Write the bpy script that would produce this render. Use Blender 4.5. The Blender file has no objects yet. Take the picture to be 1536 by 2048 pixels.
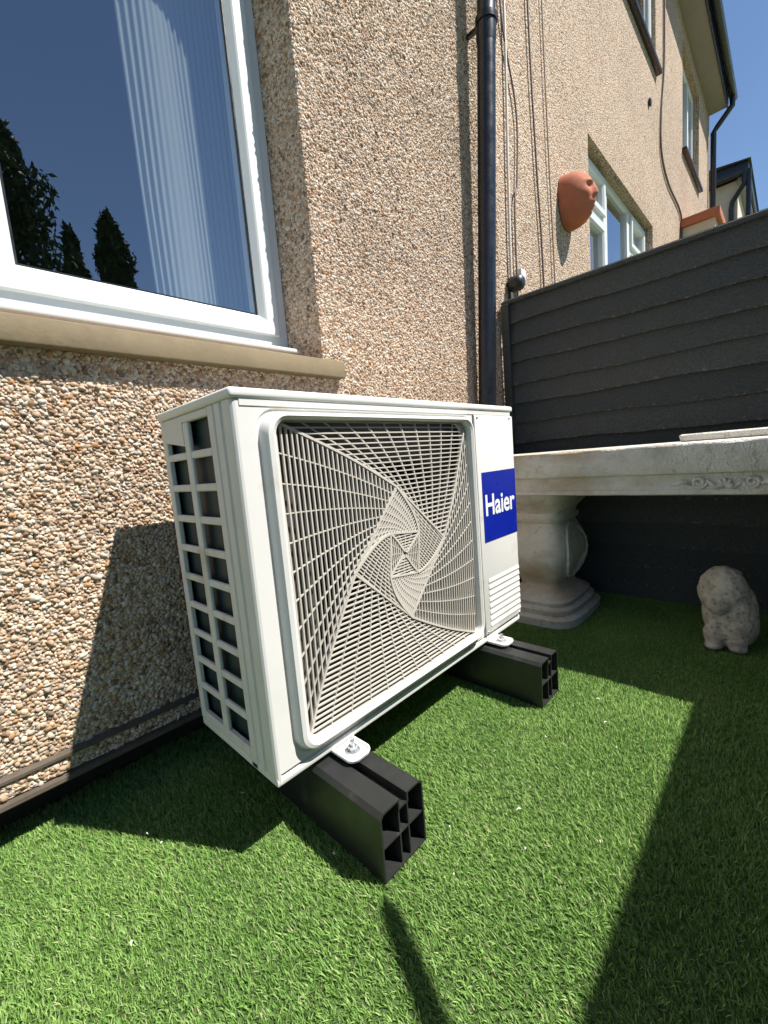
import bpy, bmesh, math, random
import numpy as np
from mathutils import Vector, Matrix

random.seed(7)
rng = np.random.default_rng(7)
SC = bpy.context.scene
COL = SC.collection

# ------------------------------------------------------------------ camera
F_PX, YAW, PIT, ROL = 841.26, 0.7975, -0.1192, -0.0838
CAM = Vector((-0.2821, -0.9331, 0.5982))
cy, sy, cp, sp = math.cos(YAW), math.sin(YAW), math.cos(PIT), math.sin(PIT)
fwd = Vector((sy * cp, cy * cp, sp))
rt0 = Vector((cy, -sy, 0))
up0 = rt0.cross(fwd)
rt = math.cos(ROL) * rt0 + math.sin(ROL) * up0
up = -math.sin(ROL) * rt0 + math.cos(ROL) * up0
cam_d = bpy.data.cameras.new('camera')
cam = bpy.data.objects.new('camera', cam_d)
COL.objects.link(cam)
cam.matrix_world = Matrix(((rt.x, up.x, -fwd.x, CAM.x), (rt.y, up.y, -fwd.y, CAM.y), (rt.z, up.z, -fwd.z, CAM.z), (0, 0, 0, 1)))
cam_d.sensor_fit = 'HORIZONTAL'
cam_d.sensor_width = 36
cam_d.lens = 36 * F_PX / 1536
cam_d.clip_start = 0.01
cam_d.clip_end = 2000
SC.camera = cam

# ------------------------------------------------------------------ light
AZ, EL = -1.0358, 1.0022
SUN = Vector((math.cos(EL) * math.cos(AZ), math.cos(EL) * math.sin(AZ), math.sin(EL)))
world = bpy.data.worlds.new('World')
SC.world = world
world.use_nodes = True
wn = world.node_tree
sky = wn.nodes.new('ShaderNodeTexSky')
sky.sky_type = 'NISHITA'
sky.sun_disc = False
sky.sun_elevation = EL
sky.sun_rotation = math.atan2(SUN.x, SUN.y)
sky.altitude = 200
sky.air_density = 1.0
sky.dust_density = 0.0
sky.ozone_density = 3.5
bg = wn.nodes['Background']
bg.inputs['Strength'].default_value = 0.078
wn.links.new(sky.outputs[0], bg.inputs['Color'])
sun_d = bpy.data.lights.new('sun', 'SUN')
sun_d.energy = 5.0
sun_d.angle = math.radians(0.53)
sun_d.color = (1.0, 0.955, 0.88)
sun = bpy.data.objects.new('sun', sun_d)
sun.rotation_euler = SUN.to_track_quat('Z', 'Y').to_euler()
sun.location = (3, -6, 9)
COL.objects.link(sun)
SC.view_settings.view_transform = 'Standard'
SC.view_settings.look = 'None'
SC.view_settings.exposure = 0.85
SC.view_settings.gamma = 1.0
SC.view_settings.use_curve_mapping = False
SC.cycles.max_bounces = 8

# ------------------------------------------------------------------ materials
def mat(name, col=(.5, .5, .5), rough=.5, spec=.5, metal=0.0):
    m = bpy.data.materials.new(name)
    m.use_nodes = True
    b = m.node_tree.nodes['Principled BSDF']
    b.inputs['Base Color'].default_value = (*col, 1)
    b.inputs['Roughness'].default_value = rough
    b.inputs['Metallic'].default_value = metal
    b.inputs['Specular IOR Level'].default_value = spec
    return m, m.node_tree, b

def N(nt, typ, **kw):
    n = nt.nodes.new(typ)
    for k, v in kw.items():
        if k in n.inputs.keys():
            n.inputs[k].default_value = v
        else:
            setattr(n, k, v)
    return n

def ramp(nt, fac, stops, interp='LINEAR'):
    r = nt.nodes.new('ShaderNodeValToRGB')
    r.color_ramp.interpolation = interp
    el = r.color_ramp.elements
    while len(el) < len(stops):
        el.new(0.5)
    for e, (p, c) in zip(el, stops):
        e.position = p
        e.color = (*c, 1)
    nt.links.new(fac, r.inputs[0])
    return r.outputs[0]

def mixc(nt, fac, a, b, mode='MIX'):
    m = nt.nodes.new('ShaderNodeMix')
    m.data_type = 'RGBA'
    m.blend_type = mode
    for sock, v in ((m.inputs[0], fac), (m.inputs[6], a), (m.inputs[7], b)):
        if isinstance(v, (float, int)):
            sock.default_value = v
        elif isinstance(v, tuple):
            sock.default_value = (*v, 1)
        else:
            nt.links.new(v, sock)
    return m.outputs[2]

def noise(nt, scale, detail=4, rough=.55, vec=None, dim='3D'):
    n = nt.nodes.new('ShaderNodeTexNoise')
    n.inputs['Scale'].default_value = scale
    n.inputs['Detail'].default_value = detail
    n.inputs['Roughness'].default_value = rough
    if vec is not None:
        nt.links.new(vec, n.inputs['Vector'])
    return n.outputs['Fac']

def objco(nt, scale=(1, 1, 1)):
    tc = nt.nodes.new('ShaderNodeTexCoord')
    mp = nt.nodes.new('ShaderNodeMapping')
    mp.inputs['Scale'].default_value = scale
    nt.links.new(tc.outputs['Object'], mp.inputs['Vector'])
    return mp.outputs[0]

def bump(nt, bsdf, h, strength=.3, dist=.002):
    b = nt.nodes.new('ShaderNodeBump')
    b.inputs['Strength'].default_value = strength
    b.inputs['Distance'].default_value = dist
    nt.links.new(h, b.inputs['Height'])
    nt.links.new(b.outputs[0], bsdf.inputs['Normal'])

def simple(name, col, rough=.5, var=.12, nscale=18, bmp=0.0, bscale=200, bdist=.001, spec=.5, metal=0.0, dirt=None):
    m, nt, b = mat(name, col, rough, spec, metal)
    co = objco(nt)
    f = noise(nt, nscale, 5, .6, co)
    c = ramp(nt, f, [(.3, tuple(x * (1 - var) for x in col)), (.7, tuple(min(1, x * (1 + var)) for x in col))])
    if dirt:
        g = noise(nt, dirt[1], 6, .65, co)
        gf = ramp(nt, g, [(dirt[2], (0, 0, 0)), (min(1, dirt[2] + .18), (1, 1, 1))])
        c = mixc(nt, gf, c, dirt[0])
    nt.links.new(c, b.inputs['Base Color'])
    rr = ramp(nt, noise(nt, nscale * 2.3, 4, .6, co), [(.3, (max(.02, rough - .08),) * 3), (.7, (min(1, rough + .1),) * 3)])
    nt.links.new(rr, b.inputs['Roughness'])
    if bmp:
        bump(nt, b, noise(nt, bscale, 4, .6, co), bmp, bdist)
    return m

STONE_STOPS = [(0.0, (0.241, 0.161, 0.106)), (.07, (0.454, 0.323, 0.221)), (.20, (0.593, 0.457, 0.346)), (.38, (0.658, 0.536, 0.423)),
               (.56, (0.546, 0.388, 0.263)), (.65, (0.473, 0.272, 0.139)), (.70, (0.685, 0.609, 0.525)), (.83, (0.602, 0.484, 0.378)), (.94, (0.399, 0.342, 0.299))]
def mk_pebble():
    m, nt, b = mat('pebble_stone', (.5, .4, .3), .75, .3)
    g = nt.nodes.new('ShaderNodeNewGeometry')
    c = ramp(nt, g.outputs['Random Per Island'], STONE_STOPS, 'CONSTANT')
    co = objco(nt)
    f = noise(nt, 260, 3, .6, co)
    v = ramp(nt, f, [(.25, (.72, .70, .68)), (.75, (1.12, 1.1, 1.06))])
    big = ramp(nt, noise(nt, 2.6, 5, .65, co), [(.30, (.76, .74, .72)), (.52, (1.0, 1.0, 1.0)), (.75, (1.07, 1.05, 1.03))])
    c = mixc(nt, 1.0, c, v, 'MULTIPLY')
    c = mixc(nt, 1.0, c, big, 'MULTIPLY')
    nt.links.new(c, b.inputs['Base Color'])
    bump(nt, b, noise(nt, 500, 3, .6, co), .35, .001)
    return m
def mk_dash(scale=125):
    m, nt, b = mat('pebbledash_render', (.5, .4, .3), .85, .25)
    co = objco(nt)
    v = nt.nodes.new('ShaderNodeTexVoronoi')
    v.inputs['Scale'].default_value = scale
    nt.links.new(co, v.inputs['Vector'])
    sepc = nt.nodes.new('ShaderNodeSeparateColor')
    nt.links.new(v.outputs['Color'], sepc.inputs[0])
    c = ramp(nt, sepc.outputs[0], STONE_STOPS, 'CONSTANT')
    gap = ramp(nt, v.outputs['Distance'], [(.42, (1, 1, 1)), (.75, (.62, .56, .50))])
    c = mixc(nt, 1.0, c, gap, 'MULTIPLY')
    big = ramp(nt, noise(nt, 1.3, 4, .6, co), [(.3, (.86, .85, .85)), (.7, (1.06, 1.05, 1.04))])
    c = mixc(nt, 1.0, c, big, 'MULTIPLY')
    nt.links.new(c, b.inputs['Base Color'])
    h = ramp(nt, v.outputs['Distance'], [(0, (1, 1, 1)), (.8, (0, 0, 0))])
    bump(nt, b, h, 1.0, .006)
    return m
M = {}
M['pebble'] = mk_pebble()
M['dash'] = mk_dash()
M['upvc'] = simple('white_upvc', (.60, .62, .615), .5, .03, 6, dirt=((.60, .58, .52), 5, .66))
M['ac'] = simple('white_casing_paint', (.68, .675, .65), .6, .04, 9, bmp=.10, bscale=500, bdist=.0006, spec=.2, dirt=((.52, .48, .40), 9, .56))
M['ac_lid'] = simple('white_lid_paint', (.72, .73, .69), .55, .02, 9, bmp=.06, bscale=700, bdist=.0004, spec=.25)
M['grille'] = simple('white_grille_plastic', (.56, .525, .47), .6, .05, 12)
M['shroud'] = simple('shroud_cavity_shade', (.05, .05, .048), .6, .1, 10)  # shade of the fan cavity is put into this dark shroud colour
M['dark_metal'] = simple('dark_galvanised', (.11, .115, .115), .55, .15, 20, metal=.3)
M['fan'] = simple('grey_fan_plastic', (.03, .03, .03), .5, .1, 10)
M['zinc'] = simple('zinc_plated_steel', (.62, .64, .66), .33, .1, 60, metal=.85)
M['tab'] = simple('coated_steel_tab', (.80, .80, .78), .4, .04, 30)
M['blackpvc'] = simple('black_pvc', (.020, .021, .021), .42, .2, 14, bmp=.15, bscale=300, bdist=.0006, dirt=((.075, .073, .068), 26, .60))
M['pipe'] = simple('black_gutter_plastic', (.013, .015, .019), .28, .15, 8)
M['sill'] = simple('tan_painted_sill', (.20, .155, .09), .8, .10, 14, bmp=.3, bscale=120, bdist=.002, dirt=((.14, .105, .065), 9, .60))
M['brown'] = simple('brown_render_bead', (.085, .068, .05), .8, .2, 30, bmp=.3, bscale=200, bdist=.002)
M['plinth'] = simple('brick_plinth_shade', (.025, .02, .016), .9, .3, 12, bmp=.5, bscale=90, bdist=.004)  # near-black: shade of the recess under the bead is put into the brick colour
M['soffit'] = simple('grey_soffit_board', (.29, .275, .25), .7, .05, 4)
M['terracotta'] = simple('terracotta', (.42, .135, .07), .85, .12, 16, bmp=.25, bscale=150, bdist=.002, dirt=((.46, .21, .13), 11, .60))
M['cable_dark'] = simple('dark_cable', (.16, .115, .10), .6, .1, 10)
M['cable_white'] = simple('white_cable', (.66, .62, .56), .5, .06, 10)
M['cable_tan'] = simple('painted_cable', (.36, .27, .20), .6, .1, 10)
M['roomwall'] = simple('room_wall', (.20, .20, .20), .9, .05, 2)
M['grey_roof'] = simple('grey_roof_tiles', (.10, .095, .09), .9, .2, 9)
M['cream'] = simple('cream_render', (.58, .50, .40), .85, .08, 6, bmp=.3, bscale=80, bdist=.003)
M['litter'] = simple('pale_litter', (.75, .72, .62), .7, .1, 30)
M['litter_brown'] = simple('dry_leaf', (.45, .25, .13), .8, .2, 60)
M['darkvoid'] = simple('dark_interior', (.015, .015, .015), .8, .1, 10)
M['black_lamp'] = simple('black_lamp_metal', (.018, .018, .019), .4, .1, 10)
M['lamp_glass'] = simple('frosted_lamp_glass', (.65, .66, .66), .3, .03, 10)
M['iron'] = simple('shadow_caster_black', (.02, .02, .02), .5, .2, 20)
M['blue'] = simple('blue_label', (.004, .016, .30), .35, .06, 10)
M['white_ink'] = simple('white_print', (.80, .81, .84), .4, .02, 10)

def mk_concrete():
    m, nt, b = mat('weathered_concrete', (.4, .37, .32), .88, .3)
    co = objco(nt)
    f = noise(nt, 7, 7, .62, co)
    c = ramp(nt, f, [(.28, (.48, .455, .40)), (.46, (.70, .675, .61)), (.7, (.80, .78, .72))])
    g = noise(nt, 3.2, 5, .6, objco(nt, (1, 1, 2.2)))
    c = mixc(nt, ramp(nt, g, [(.53, (0, 0, 0)), (.68, (.85, .85, .85))]), c, (.52, .40, .27))
    g2 = noise(nt, 46, 5, .7, co)
    c = mixc(nt, ramp(nt, g2, [(.56, (0, 0, 0)), (.72, (.7, .7, .7))]), c, (.34, .32, .27))
    nt.links.new(c, b.inputs['Base Color'])
    h = nt.nodes.new('ShaderNodeMath'); h.operation = 'ADD'
    nt.links.new(noise(nt, 30, 6, .65, co), h.inputs[0])
    nt.links.new(noise(nt, 190, 4, .6, co), h.inputs[1])
    bump(nt, b, h.outputs[0], .8, .007)
    return m
M['concrete'] = mk_concrete()
def mk_statue():
    m, nt, b = mat('mottled_stone', (.3, .28, .24), .9, .25)
    co = objco(nt)
    f = noise(nt, 22, 7, .66, co)
    c = ramp(nt, f, [(.3, (.36, .31, .235)), (.48, (.60, .535, .44)), (.66, (.75, .685, .585))])
    v = nt.nodes.new('ShaderNodeTexVoronoi'); v.inputs['Scale'].default_value = 70
    nt.links.new(co, v.inputs['Vector'])
    pit = ramp(nt, v.outputs['Distance'], [(.12, (.45, .42, .38)), (.4, (1, 1, 1))])
    c = mixc(nt, .7, c, pit, 'MULTIPLY')
    nt.links.new(c, b.inputs['Base Color'])
    bump(nt, b, noise(nt, 60, 6, .7, co), .9, .006)
    return m
M['statue'] = mk_statue()
def mk_fence():
    m, nt, b = mat('dark_grey_fence_paint', (.04, .042, .043), .62, .4)
    co = objco(nt, (1, 1, 1))
    grain = noise(nt, 26, 6, .6, objco(nt, (6, .55, 9)))
    c = ramp(nt, grain, [(.3, (.027, .033, .033)), (.7, (.070, .080, .078))])
    oi = nt.nodes.new('ShaderNodeObjectInfo')
    c = mixc(nt, 1.0, c, ramp(nt, oi.outputs['Random'], [(0, (.75, .78, .80)), (1, (1.3, 1.25, 1.2))]), 'MULTIPLY')
    chip = noise(nt, 30, 6, .7, objco(nt, (3, .7, 5)))
    at = nt.nodes.new('ShaderNodeAttribute'); at.attribute_name = 'rim'
    pw = nt.nodes.new('ShaderNodeMath'); pw.operation = 'POWER'; pw.inputs[1].default_value = 9
    nt.links.new(at.outputs['Fac'], pw.inputs[0])
    ad = nt.nodes.new('ShaderNodeMath'); ad.operation = 'MULTIPLY_ADD'; ad.inputs[1].default_value = .10
    nt.links.new(pw.outputs[0], ad.inputs[0]); nt.links.new(chip, ad.inputs[2])
    c = mixc(nt, ramp(nt, ad.outputs[0], [(.655, (0, 0, 0)), (.71, (1, 1, 1))]), c, (.25, .18, .13))
    nt.links.new(c, b.inputs['Base Color'])
    bump(nt, b, grain, .8, .004)
    return m
M['fence'] = mk_fence()
def mk_fins():
    m, nt, b = mat('teal_coil_fins', (.02, .05, .05), .5, .5)
    tc = nt.nodes.new('ShaderNodeTexCoord')
    w = nt.nodes.new('ShaderNodeTexWave')
    w.bands_direction = 'Y'
    w.inputs['Scale'].default_value = 180
    nt.links.new(tc.outputs['Object'], w.inputs['Vector'])
    c = ramp(nt, w.outputs['Fac'], [(.2, (.004, .017, .019)), (.8, (.014, .048, .052))])
    nt.links.new(c, b.inputs['Base Color'])
    return m
M['fins'] = mk_fins()
def mk_grass():
    m, nt, b = mat('turf_blade', (.1, .2, .04), .7, .15)
    g = nt.nodes.new('ShaderNodeNewGeometry')
    c = ramp(nt, g.outputs['Random Per Island'],
             [(0, (.13, .24, .05)), (.25, (.19, .325, .075)), (.5, (.26, .41, .11)), (.78, (.33, .47, .15)), (.93, (.42, .50, .21)), (.975, (.47, .43, .26))], 'CONSTANT')
    big = ramp(nt, noise(nt, 4.5, 4, .6, objco(nt)), [(.3, (.74, .84, .78)), (.55, (.95, 1.0, .98)), (.75, (1.10, 1.08, 1.10))])
    c = mixc(nt, 1.0, c, big, 'MULTIPLY')
    nt.links.new(c, b.inputs['Base Color'])
    tr = nt.nodes.new('ShaderNodeBsdfTranslucent')
    nt.links.new(c, tr.inputs['Color'])
    ms = nt.nodes.new('ShaderNodeMixShader'); ms.inputs[0].default_value = .22
    nt.links.new(b.outputs[0], ms.inputs[1]); nt.links.new(tr.outputs[0], ms.inputs[2])
    nt.links.new(ms.outputs[0], nt.nodes['Material Output'].inputs['Surface'])
    return m
M['grass'] = mk_grass()
M['turf_base'] = simple('turf_backing', (.06, .105, .026), .95, .3, 60, bmp=.6, bscale=260, bdist=.004)
M['ground'] = simple('garden_ground', (.10, .13, .06), .95, .3, 1.2, bmp=.4, bscale=40, bdist=.01)
def mk_glass():
    m = bpy.data.materials.new('window_glass')
    m.use_nodes = True
    nt = m.node_tree
    nt.nodes.remove(nt.nodes['Principled BSDF'])
    t = nt.nodes.new('ShaderNodeBsdfTransparent'); t.inputs[0].default_value = (.90, .94, .93, 1)
    g = nt.nodes.new('ShaderNodeBsdfGlossy'); g.inputs['Roughness'].default_value = .005
    g.inputs['Color'].default_value = (.93, .96, 1, 1)
    # double-glazed reflectance by angle of incidence, the same from both sides
    ge = nt.nodes.new('ShaderNodeNewGeometry')
    dt = nt.nodes.new('ShaderNodeVectorMath'); dt.operation = 'DOT_PRODUCT'
    nt.links.new(ge.outputs['Incoming'], dt.inputs[0]); nt.links.new(ge.outputs['Normal'], dt.inputs[1])
    ab = nt.nodes.new('ShaderNodeMath'); ab.operation = 'ABSOLUTE'
    nt.links.new(dt.outputs['Value'], ab.inputs[0])
    om = nt.nodes.new('ShaderNodeMath'); om.operation = 'SUBTRACT'; om.inputs[0].default_value = 1.0
    nt.links.new(ab.outputs[0], om.inputs[1])
    pw = nt.nodes.new('ShaderNodeMath'); pw.operation = 'POWER'; pw.inputs[1].default_value = 4.0
    nt.links.new(om.outputs[0], pw.inputs[0])
    mu = nt.nodes.new('ShaderNodeMath'); mu.operation = 'MULTIPLY_ADD'; mu.use_clamp = True
    mu.inputs[1].default_value = .95; mu.inputs[2].default_value = .27
    ms = nt.nodes.new('ShaderNodeMixShader')
    nt.links.new(pw.outputs[0], mu.inputs[0])
    nt.links.new(mu.outputs[0], ms.inputs[0])
    nt.links.new(t.outputs[0], ms.inputs[1]); nt.links.new(g.outputs[0], ms.inputs[2])
    nt.links.new(ms.outputs[0], nt.nodes['Material Output'].inputs['Surface'])
    return m
M['glass'] = mk_glass()
def mk_curtain():
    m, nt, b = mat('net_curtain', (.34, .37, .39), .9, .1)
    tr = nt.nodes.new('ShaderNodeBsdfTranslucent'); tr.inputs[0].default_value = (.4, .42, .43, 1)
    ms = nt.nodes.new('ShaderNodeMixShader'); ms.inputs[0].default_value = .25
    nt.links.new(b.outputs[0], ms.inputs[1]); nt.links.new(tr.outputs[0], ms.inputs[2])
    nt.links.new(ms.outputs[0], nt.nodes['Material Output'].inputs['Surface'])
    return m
M['curtain'] = mk_curtain()
def mk_leaf():
    m, nt, b = mat('conifer_leaf', (.05, .08, .03), .7, .3)
    g = nt.nodes.new('ShaderNodeNewGeometry')
    c = ramp(nt, g.outputs['Random Per Island'], [(0, (.03, .055, .02)), (.5, (.05, .085, .03)), (1, (.08, .12, .04))])
    nt.links.new(c, b.inputs['Base Color'])
    return m
M['leaf'] = mk_leaf()
M['bark'] = simple('tree_bark', (.10, .07, .05), .95, .3, 8, bmp=.6, bscale=30, bdist=.02)

# ------------------------------------------------------------------ helpers
ORG = {}
def tag(o, label=None, cat=None, group=None, kind=None):
    if label: o['label'] = label
    if cat: o['category'] = cat
    if group: o['group'] = group
    if kind: o['kind'] = kind
    return o
def thing(name, label, cat, loc=(0, 0, 0), group=None):
    o = bpy.data.objects.new(name, None)
    o.empty_display_size = .1
    COL.objects.link(o)
    o.location = loc
    ORG[o] = Vector(loc)
    return tag(o, label, cat, group)
def link(name, me, m, parent=None, origin=None):
    o = bpy.data.objects.new(name, me)
    COL.objects.link(o)
    if m is not None:
        me.materials.append(m)
    if parent is not None:
        og = ORG[parent]
        me.transform(Matrix.Translation(-og))
        o.parent = parent
        ORG[o] = og
    else:
        og = Vector(origin) if origin else Vector((0, 0, 0))
        me.transform(Matrix.Translation(-og))
        o.location = og
        ORG[o] = og
    return o
def from_bm(name, bm, m, parent=None, smooth=False, origin=None, angle=None):
    bmesh.ops.recalc_face_normals(bm, faces=bm.faces)
    me = bpy.data.meshes.new(name)
    bm.to_mesh(me); bm.free()
    if smooth:
        me.polygons.foreach_set('use_smooth', [True] * len(me.polygons))
        if angle:
            me.set_sharp_from_angle(angle=math.radians(angle))
    return link(name, me, m, parent, origin)
def pyd(name, verts, faces, m, parent=None, smooth=False, origin=None, angle=None, recalc=True):
    me = bpy.data.meshes.new(name)
    me.from_pydata([tuple(v) for v in verts], [], faces)
    if recalc:
        bm = bmesh.new(); bm.from_mesh(me)
        bmesh.ops.recalc_face_normals(bm, faces=bm.faces)
        bm.to_mesh(me); bm.free()
    me.update()
    if smooth:
        me.polygons.foreach_set('use_smooth', [True] * len(me.polygons))
        if angle:
            me.set_sharp_from_angle(angle=math.radians(angle))
    return link(name, me, m, parent, origin)
def np_mesh(name, V, T, m, parent=None, smooth=False, origin=None):
    me = bpy.data.meshes.new(name)
    V = np.asarray(V, np.float32); T = np.asarray(T, np.int32)
    k = T.shape[1]
    me.vertices.add(len(V)); me.vertices.foreach_set('co', V.ravel())
    me.loops.add(T.size); me.loops.foreach_set('vertex_index', T.ravel())
    me.polygons.add(len(T))
    me.polygons.foreach_set('loop_start', np.arange(0, T.size, k, dtype=np.int32))
    me.update(calc_edges=True)
    if smooth:
        me.polygons.foreach_set('use_smooth', np.ones(len(T), bool))
    me.validate()
    return link(name, me, m, parent, origin)
def bx(bm, x0, x1, y0, y1, z0, z1, bev=0.0, seg=2):
    vs = [bm.verts.new((x, y, z)) for x in (x0, x1) for y in (y0, y1) for z in (z0, z1)]
    f = [(0, 1, 3, 2), (4, 6, 7, 5), (0, 4, 5, 1), (2, 3, 7, 6), (0, 2, 6, 4), (1, 5, 7, 3)]
    fs = [bm.faces.new([vs[i] for i in q]) for q in f]
    if bev:
        es = {e for fc in fs for e in fc.edges}
        bmesh.ops.bevel(bm, geom=list(es), offset=bev, segments=seg, affect='EDGES', profile=.5)
def box(name, m, parent, x0, x1, y0, y1, z0, z1, bev=0.0, seg=2, origin=None):
    bm = bmesh.new()
    bx(bm, x0, x1, y0, y1, z0, z1, bev, seg)
    return from_bm(name, bm, m, parent, smooth=bev > 0, origin=origin, angle=35)
def tube(bm, pts, r, n=10, cap=True):
    pts = [Vector(p) for p in pts]
    rs = r if isinstance(r, (list, tuple)) else [r] * len(pts)
    rings = []
    for i, p in enumerate(pts):
        d = (pts[min(i + 1, len(pts) - 1)] - pts[max(i - 1, 0)]).normalized()
        a = d.orthogonal().normalized() if i == 0 else (a - d * a.dot(d)).normalized()
        b = d.cross(a)
        rings.append([bm.verts.new(p + rs[i] * (math.cos(t) * a + math.sin(t) * b)) for t in [2 * math.pi * k / n for k in range(n)]])
    for q, w in zip(rings, rings[1:]):
        for k in range(n):
            bm.faces.new((q[k], q[(k + 1) % n], w[(k + 1) % n], w[k]))
    if cap:
        bm.faces.new(rings[0][::-1]); bm.faces.new(rings[-1])
def lathe_y(bm, prof, cx, cz, n=32, cap0=False, cap1=False):
    rings = [[bm.verts.new((cx + r * math.cos(2 * math.pi * k / n), y, cz + r * math.sin(2 * math.pi * k / n))) for k in range(n)] for r, y in prof]
    for q, w in zip(rings, rings[1:]):
        for k in range(n):
            bm.faces.new((q[k], q[(k + 1) % n], w[(k + 1) % n], w[k]))
    if cap0: bm.faces.new(rings[0])
    if cap1: bm.faces.new(rings[-1])
def rrect(x0, x1, z0, z1, r, n=8):
    pts = []
    for cx, cz, a0 in ((x1 - r, z1 - r, 0), (x0 + r, z1 - r, 90), (x0 + r, z0 + r, 180), (x1 - r, z0 + r, 270)):
        for k in range(n + 1):
            a = math.radians(a0 + 90 * k / n)
            pts.append((cx + r * math.cos(a), cz + r * math.sin(a)))
    return pts
def loft_xz(bm, rings):            # rings: list of (points2d, y)
    R = [[bm.verts.new((p[0], y, p[1])) for p in pts] for pts, y in rings]
    n = len(R[0])
    for q, w in zip(R, R[1:]):
        for k in range(n):
            bm.faces.new((q[k], q[(k + 1) % n], w[(k + 1) % n], w[k]))
    return R
def ring_profile(x0, x1, z0, z1, prof, r=0.0, n=1):
    out = []
    for inset, y in prof:
        rr = max(1e-4, r - inset) if r else 1e-4
        out.append((rrect(x0 + inset, x1 - inset, z0 + inset, z1 - inset, rr, n), y))
    return out
def inview(P, margin=.18):
    d = Vector(P) - CAM
    z = d.dot(fwd)
    if z < .02: return False
    return abs(d.dot(rt) / z) < 768 / F_PX + margin and abs(d.dot(up) / z) < 1024 / F_PX + margin

# ------------------------------------------------------------------ ground
pyd('ground', [(-400, -400, -.03), (400, -400, -.03), (400, 400, -.03), (-400, 400, -.03)], [(0, 1, 2, 3)], M['ground'])['kind'] = 'structure'
box('turf_backing', M['turf_base'], None, -2.6, 1.56, -1.6, .084, -.028, -.006)['kind'] = 'structure'

def turf():
    pitch = .0054
    xs = np.arange(-1.1, 1.53, pitch); ys = np.arange(-1.46, .078, pitch * .87)
    X, Y = np.meshgrid(xs, ys)
    X = X + (np.arange(len(ys)) % 2)[:, None] * pitch / 2
    X = X.ravel() + rng.normal(0, .0022, X.size); Y = Y.ravel() + rng.normal(0, .0022, Y.size)
    # full pile where the photograph looks, a thinner and broader-bladed pile around it
    near = np.array([inview((x, y, 0.0), .12) for x, y in zip(X, Y)])
    keep = near | (rng.uniform(0, 1, len(X)) < .20)
    X, Y, near = X[keep], Y[keep], near[keep]
    nb = 6
    X = np.repeat(X, nb); Y = np.repeat(Y, nb); near = np.repeat(near, nb)
    n = len(X)
    spread = np.where(near, 0.0, .006)
    X = X + rng.normal(0, 1, n) * spread; Y = Y + rng.normal(0, 1, n) * spread
    X = X + rng.normal(0, .0022, n); Y = Y + rng.normal(0, .0022, n)
    Y = np.minimum(Y, .08)
    H = rng.uniform(.0042, .0088, n) * (1 + .25 * np.sin(X * 9 + 2 * np.sin(Y * 7)) * np.sin(Y * 11 + X * 4))
    W = rng.uniform(.00045, .00085, n) * np.where(near, 1.06, 2.3)
    az = rng.uniform(0, 2 * np.pi, n)
    lean = np.abs(rng.normal(.6, .45, n))
    # nap of the turf leans a little towards the wall
    nap = .35 * np.sin(X * 3.1 + Y * 2.3 + 1.2 * np.sin(Y * 4.7))
    dx = np.cos(az) * lean + .10 + nap; dy = np.sin(az) * lean + .20 - nap * .6
    px, py = -np.sin(az + rng.normal(0, .6, n)), np.cos(az)
    V = np.zeros((n, 5, 3), np.float32)
    for k, (t, wt) in enumerate(((0, 1), (.55, .9))):
        cx = X + dx * H * t ** 1.6; cyy = Y + dy * H * t ** 1.6; cz = H * t - .006
        V[:, 2 * k] = np.stack([cx - px * W * wt, cyy - py * W * wt, cz], 1)
        V[:, 2 * k + 1] = np.stack([cx + px * W * wt, cyy + py * W * wt, cz], 1)
    V[:, 4] = np.stack([X + dx * H, Y + dy * H, H * (1 - .2 * np.minimum(lean, 1.5)) - .005], 1)
    base = (np.arange(n) * 5)[:, None]
    T = np.concatenate([base + np.array([[0, 1, 3]]), base + np.array([[0, 3, 2]]), base + np.array([[2, 3, 4]])], 0)
    o = np_mesh('artificial_turf', V.reshape(-1, 3), T, M['grass'])
    tag(o, 'short bright green artificial grass covering the ground', 'grass', kind='stuff')
turf()

# ------------------------------------------------------------------ house
house = thing('house', 'tan pebbledashed house wall with white windows and black guttering', 'house', (0, 0, 0))
HX0, HX1, HZ = -3.0, 7.85, 5.0
OPEN = [(-1.0, .485, .885, 2.12, .14), (2.71, 4.39, 1.05, 2.47, .09), (3.1, 4.55, 3.80, 4.78, .06), (5.82, 6.94, 3.72, 4.80, .09)]
def house_wall():
    xs = sorted({HX0, HX1} | {o[0] for o in OPEN} | {o[1] for o in OPEN})
    zs = sorted({.075, HZ} | {o[2] for o in OPEN} | {o[3] for o in OPEN})
    V, Fc = [], []
    def q(a, b, c, d):
        i = len(V); V.extend((a, b, c, d)); Fc.append((i, i + 1, i + 2, i + 3))
    for xa, xb in zip(xs, xs[1:]):
        for za, zb in zip(zs, zs[1:]):
            mx, mz = (xa + xb) / 2, (za + zb) / 2
            if any(o[0] < mx < o[1] and o[2] < mz < o[3] for o in OPEN):
                continue
            q((xa, 0, za), (xb, 0, za), (xb, 0, zb), (xa, 0, zb))
    for i, (xa, xb, za, zb, d) in enumerate(OPEN):
        sx = .022 if i == 0 else 0
        q((xb, 0, za), (xb - sx, d, za), (xb - sx, d, zb), (xb, 0, zb))
        q((xa, 0, za), (xa, 0, zb), (xa, d, zb), (xa, d, za))
        q((xa, 0, zb), (xb, 0, zb), (xb - sx, d, zb), (xa, d, zb))
        q((xa, 0, za), (xa, d, za), (xb - sx, d, za), (xb, 0, za))
    q((HX1, 0, .075), (HX1, 7, .075), (HX1, 7, HZ), (HX1, 0, HZ))
    q((HX0, 0, .075), (HX0, 0, HZ), (HX0, 7, HZ), (HX0, 7, .075))
    return pyd('wall', V, Fc, M['dash'], house, recalc=False)
wall = house_wall()
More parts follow.
